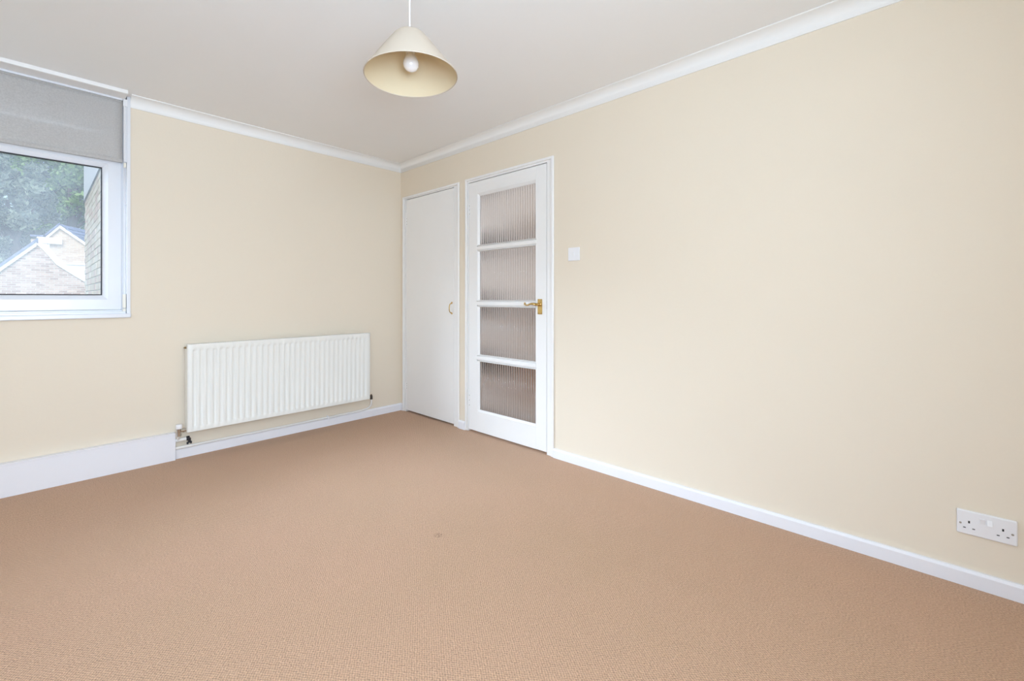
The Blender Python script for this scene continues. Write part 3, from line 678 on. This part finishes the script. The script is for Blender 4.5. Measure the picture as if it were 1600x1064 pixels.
# tiled slope: rows of tiles stepping up to the ridge
r_ = Vector((0.5, 0.87, 0)).normalized(); vdir = Vector((1, 0, -0.85)).normalized(); nrm = vdir.cross(r_).normalized()
if nrm.z < 0: nrm = -nrm
q = MB(); P0 = Vector((-1.81, 21.86, 4.08)); TL, TW = 0.30, 0.32
nrow, nc = 9, 16
for i in range(nrow):
    for j in range(nc):
        p = P0+vdir*(i*TL*.8)+r_*(j*TW)+nrm*random.uniform(0, .01)
        a = p+nrm*0.0; l_ = vdir*TL; s_ = r_*(TW-.02)
        pts = [a, a+s_, a+s_+l_+nrm*.035, a+l_+nrm*.035]; pts2 = [x_-nrm*.04 for x_ in pts]
        q.add([*pts, *pts2], [(0, 1, 2, 3), (7, 6, 5, 4), (0, 4, 5, 1), (1, 5, 6, 2), (2, 6, 7, 3), (3, 7, 4, 0)])
o = q.build('roof_tiles', M['tile'], B); o['kind'] = 'stuff'
# white lean to
G = MB().box((-2.02, 21.3, -2.8), (-0.3, 21.8, 2.42)).build('garage', M['render'], None)
G.location = (0, 0, 0)
tag(G, 'low white rendered outbuilding between the two brick gable houses', 'outbuilding')
MB().box((-2.06, 21.24, 2.42), (-0.28, 21.84, 2.50)).build('coping', M['fascia'], G)

# trees
def tree(x, y, zc, rx, rz, n, mt, label, seed, name='broadleaf_tree', lean=0):
    rs = np.random.RandomState(seed)
    e = empty(name, (x, y, -2.8), label, 'tree', group=None)
    q = MB().tube([(x+lean, y, -2.8), (x+lean*.5, y, zc-rz*.6), (x, y, zc-.2*rz), (x-.1, y, zc+.3*rz)], [.32, .24, .16, .06], 10)
    for k in range(9):
        a = rs.uniform(0, 2*PI); zz = zc+rs.uniform(-.6, .3)*rz
        q.tube([(x+lean*.3, y, zz-.5), (x+math.cos(a)*rx*.4, y+math.sin(a)*rx*.4, zz+.3), (x+math.cos(a)*rx*.75, y+math.sin(a)*rx*.75, zz+.9)], [.11, .07, .02], 6)
    q.build('trunk', M['bark'], e, smooth=True)
    K = 60
    u = rs.normal(size=(K, 3)); u /= np.linalg.norm(u, axis=1)[:, None]
    cl = u*rs.uniform(.45, 1.0, (K, 1))*np.array([rx, rx, rz])+np.array([x, y, zc]); cr = rs.uniform(.45, .95, K)*rx*.32
    ci = rs.randint(0, K, n); d = rs.normal(size=(n, 3)); d /= np.linalg.norm(d, axis=1)[:, None]
    c = cl[ci]+d*(cr[ci]*rs.uniform(.3, 1, n)**.5)[:, None]
    a = rs.normal(size=(n, 3)); a /= np.linalg.norm(a, axis=1)[:, None]
    b_ = np.cross(a, rs.normal(size=(n, 3))); b_ /= np.linalg.norm(b_, axis=1)[:, None]
    s = rs.uniform(.07, .15, n)[:, None]
    V = np.stack([c-a*s*1.3, c+b_*s*.7, c+a*s*1.3, c-b_*s*.7], 1).reshape(-1, 3)
    F_ = np.arange(n*4).reshape(-1, 4)
    me = bpy.data.meshes.new('foliage'); me.from_pydata(V.tolist(), [], F_.tolist()); me.materials.append(mt)
    o = bpy.data.objects.new('foliage', me); col.objects.link(o); o.parent = e; o.matrix_parent_inverse = Matrix.Translation(-Vector(e.location)); o['kind'] = 'stuff'
    return e
tree(-1.2, 29, 6.2, 2.1, 3.2, 11000, M['leaf_green'], 'bright green leafy tree behind the pale gable of the far house', 1)
tree(-3.2, 24.6, 4.4, 1.5, 2.8, 8000, M['leaf_blue'], 'dusty blue green tree with a leaning dark trunk above the brown brick gable', 2, lean=.5)
tree(-6.2, 30, 5.6, 2.2, 4.2, 9000, M['leaf_blue'], 'sparse grey green tree at the far left edge of the window', 3)
tree(-2.8, 36, 8.5, 3.6, 4.6, 9500, M['leaf_blue'], 'tall pale tree filling the top of the window pane', 4)

tree(-12.8, 34.5, 4.6, 2.6, 4.4, 9000, M['leaf_green'], 'round green tree hidden beyond the left edge of the window', 5)
tree(-20.5, 31, 5.0, 3.0, 4.8, 9000, M['leaf_blue'], 'large grey green tree far beyond the left edge of the window', 6)

for o in sc.objects:
    if o.type == 'MESH' and o.parent is None and 'label' not in o: print('UNTAGGED', o.name)
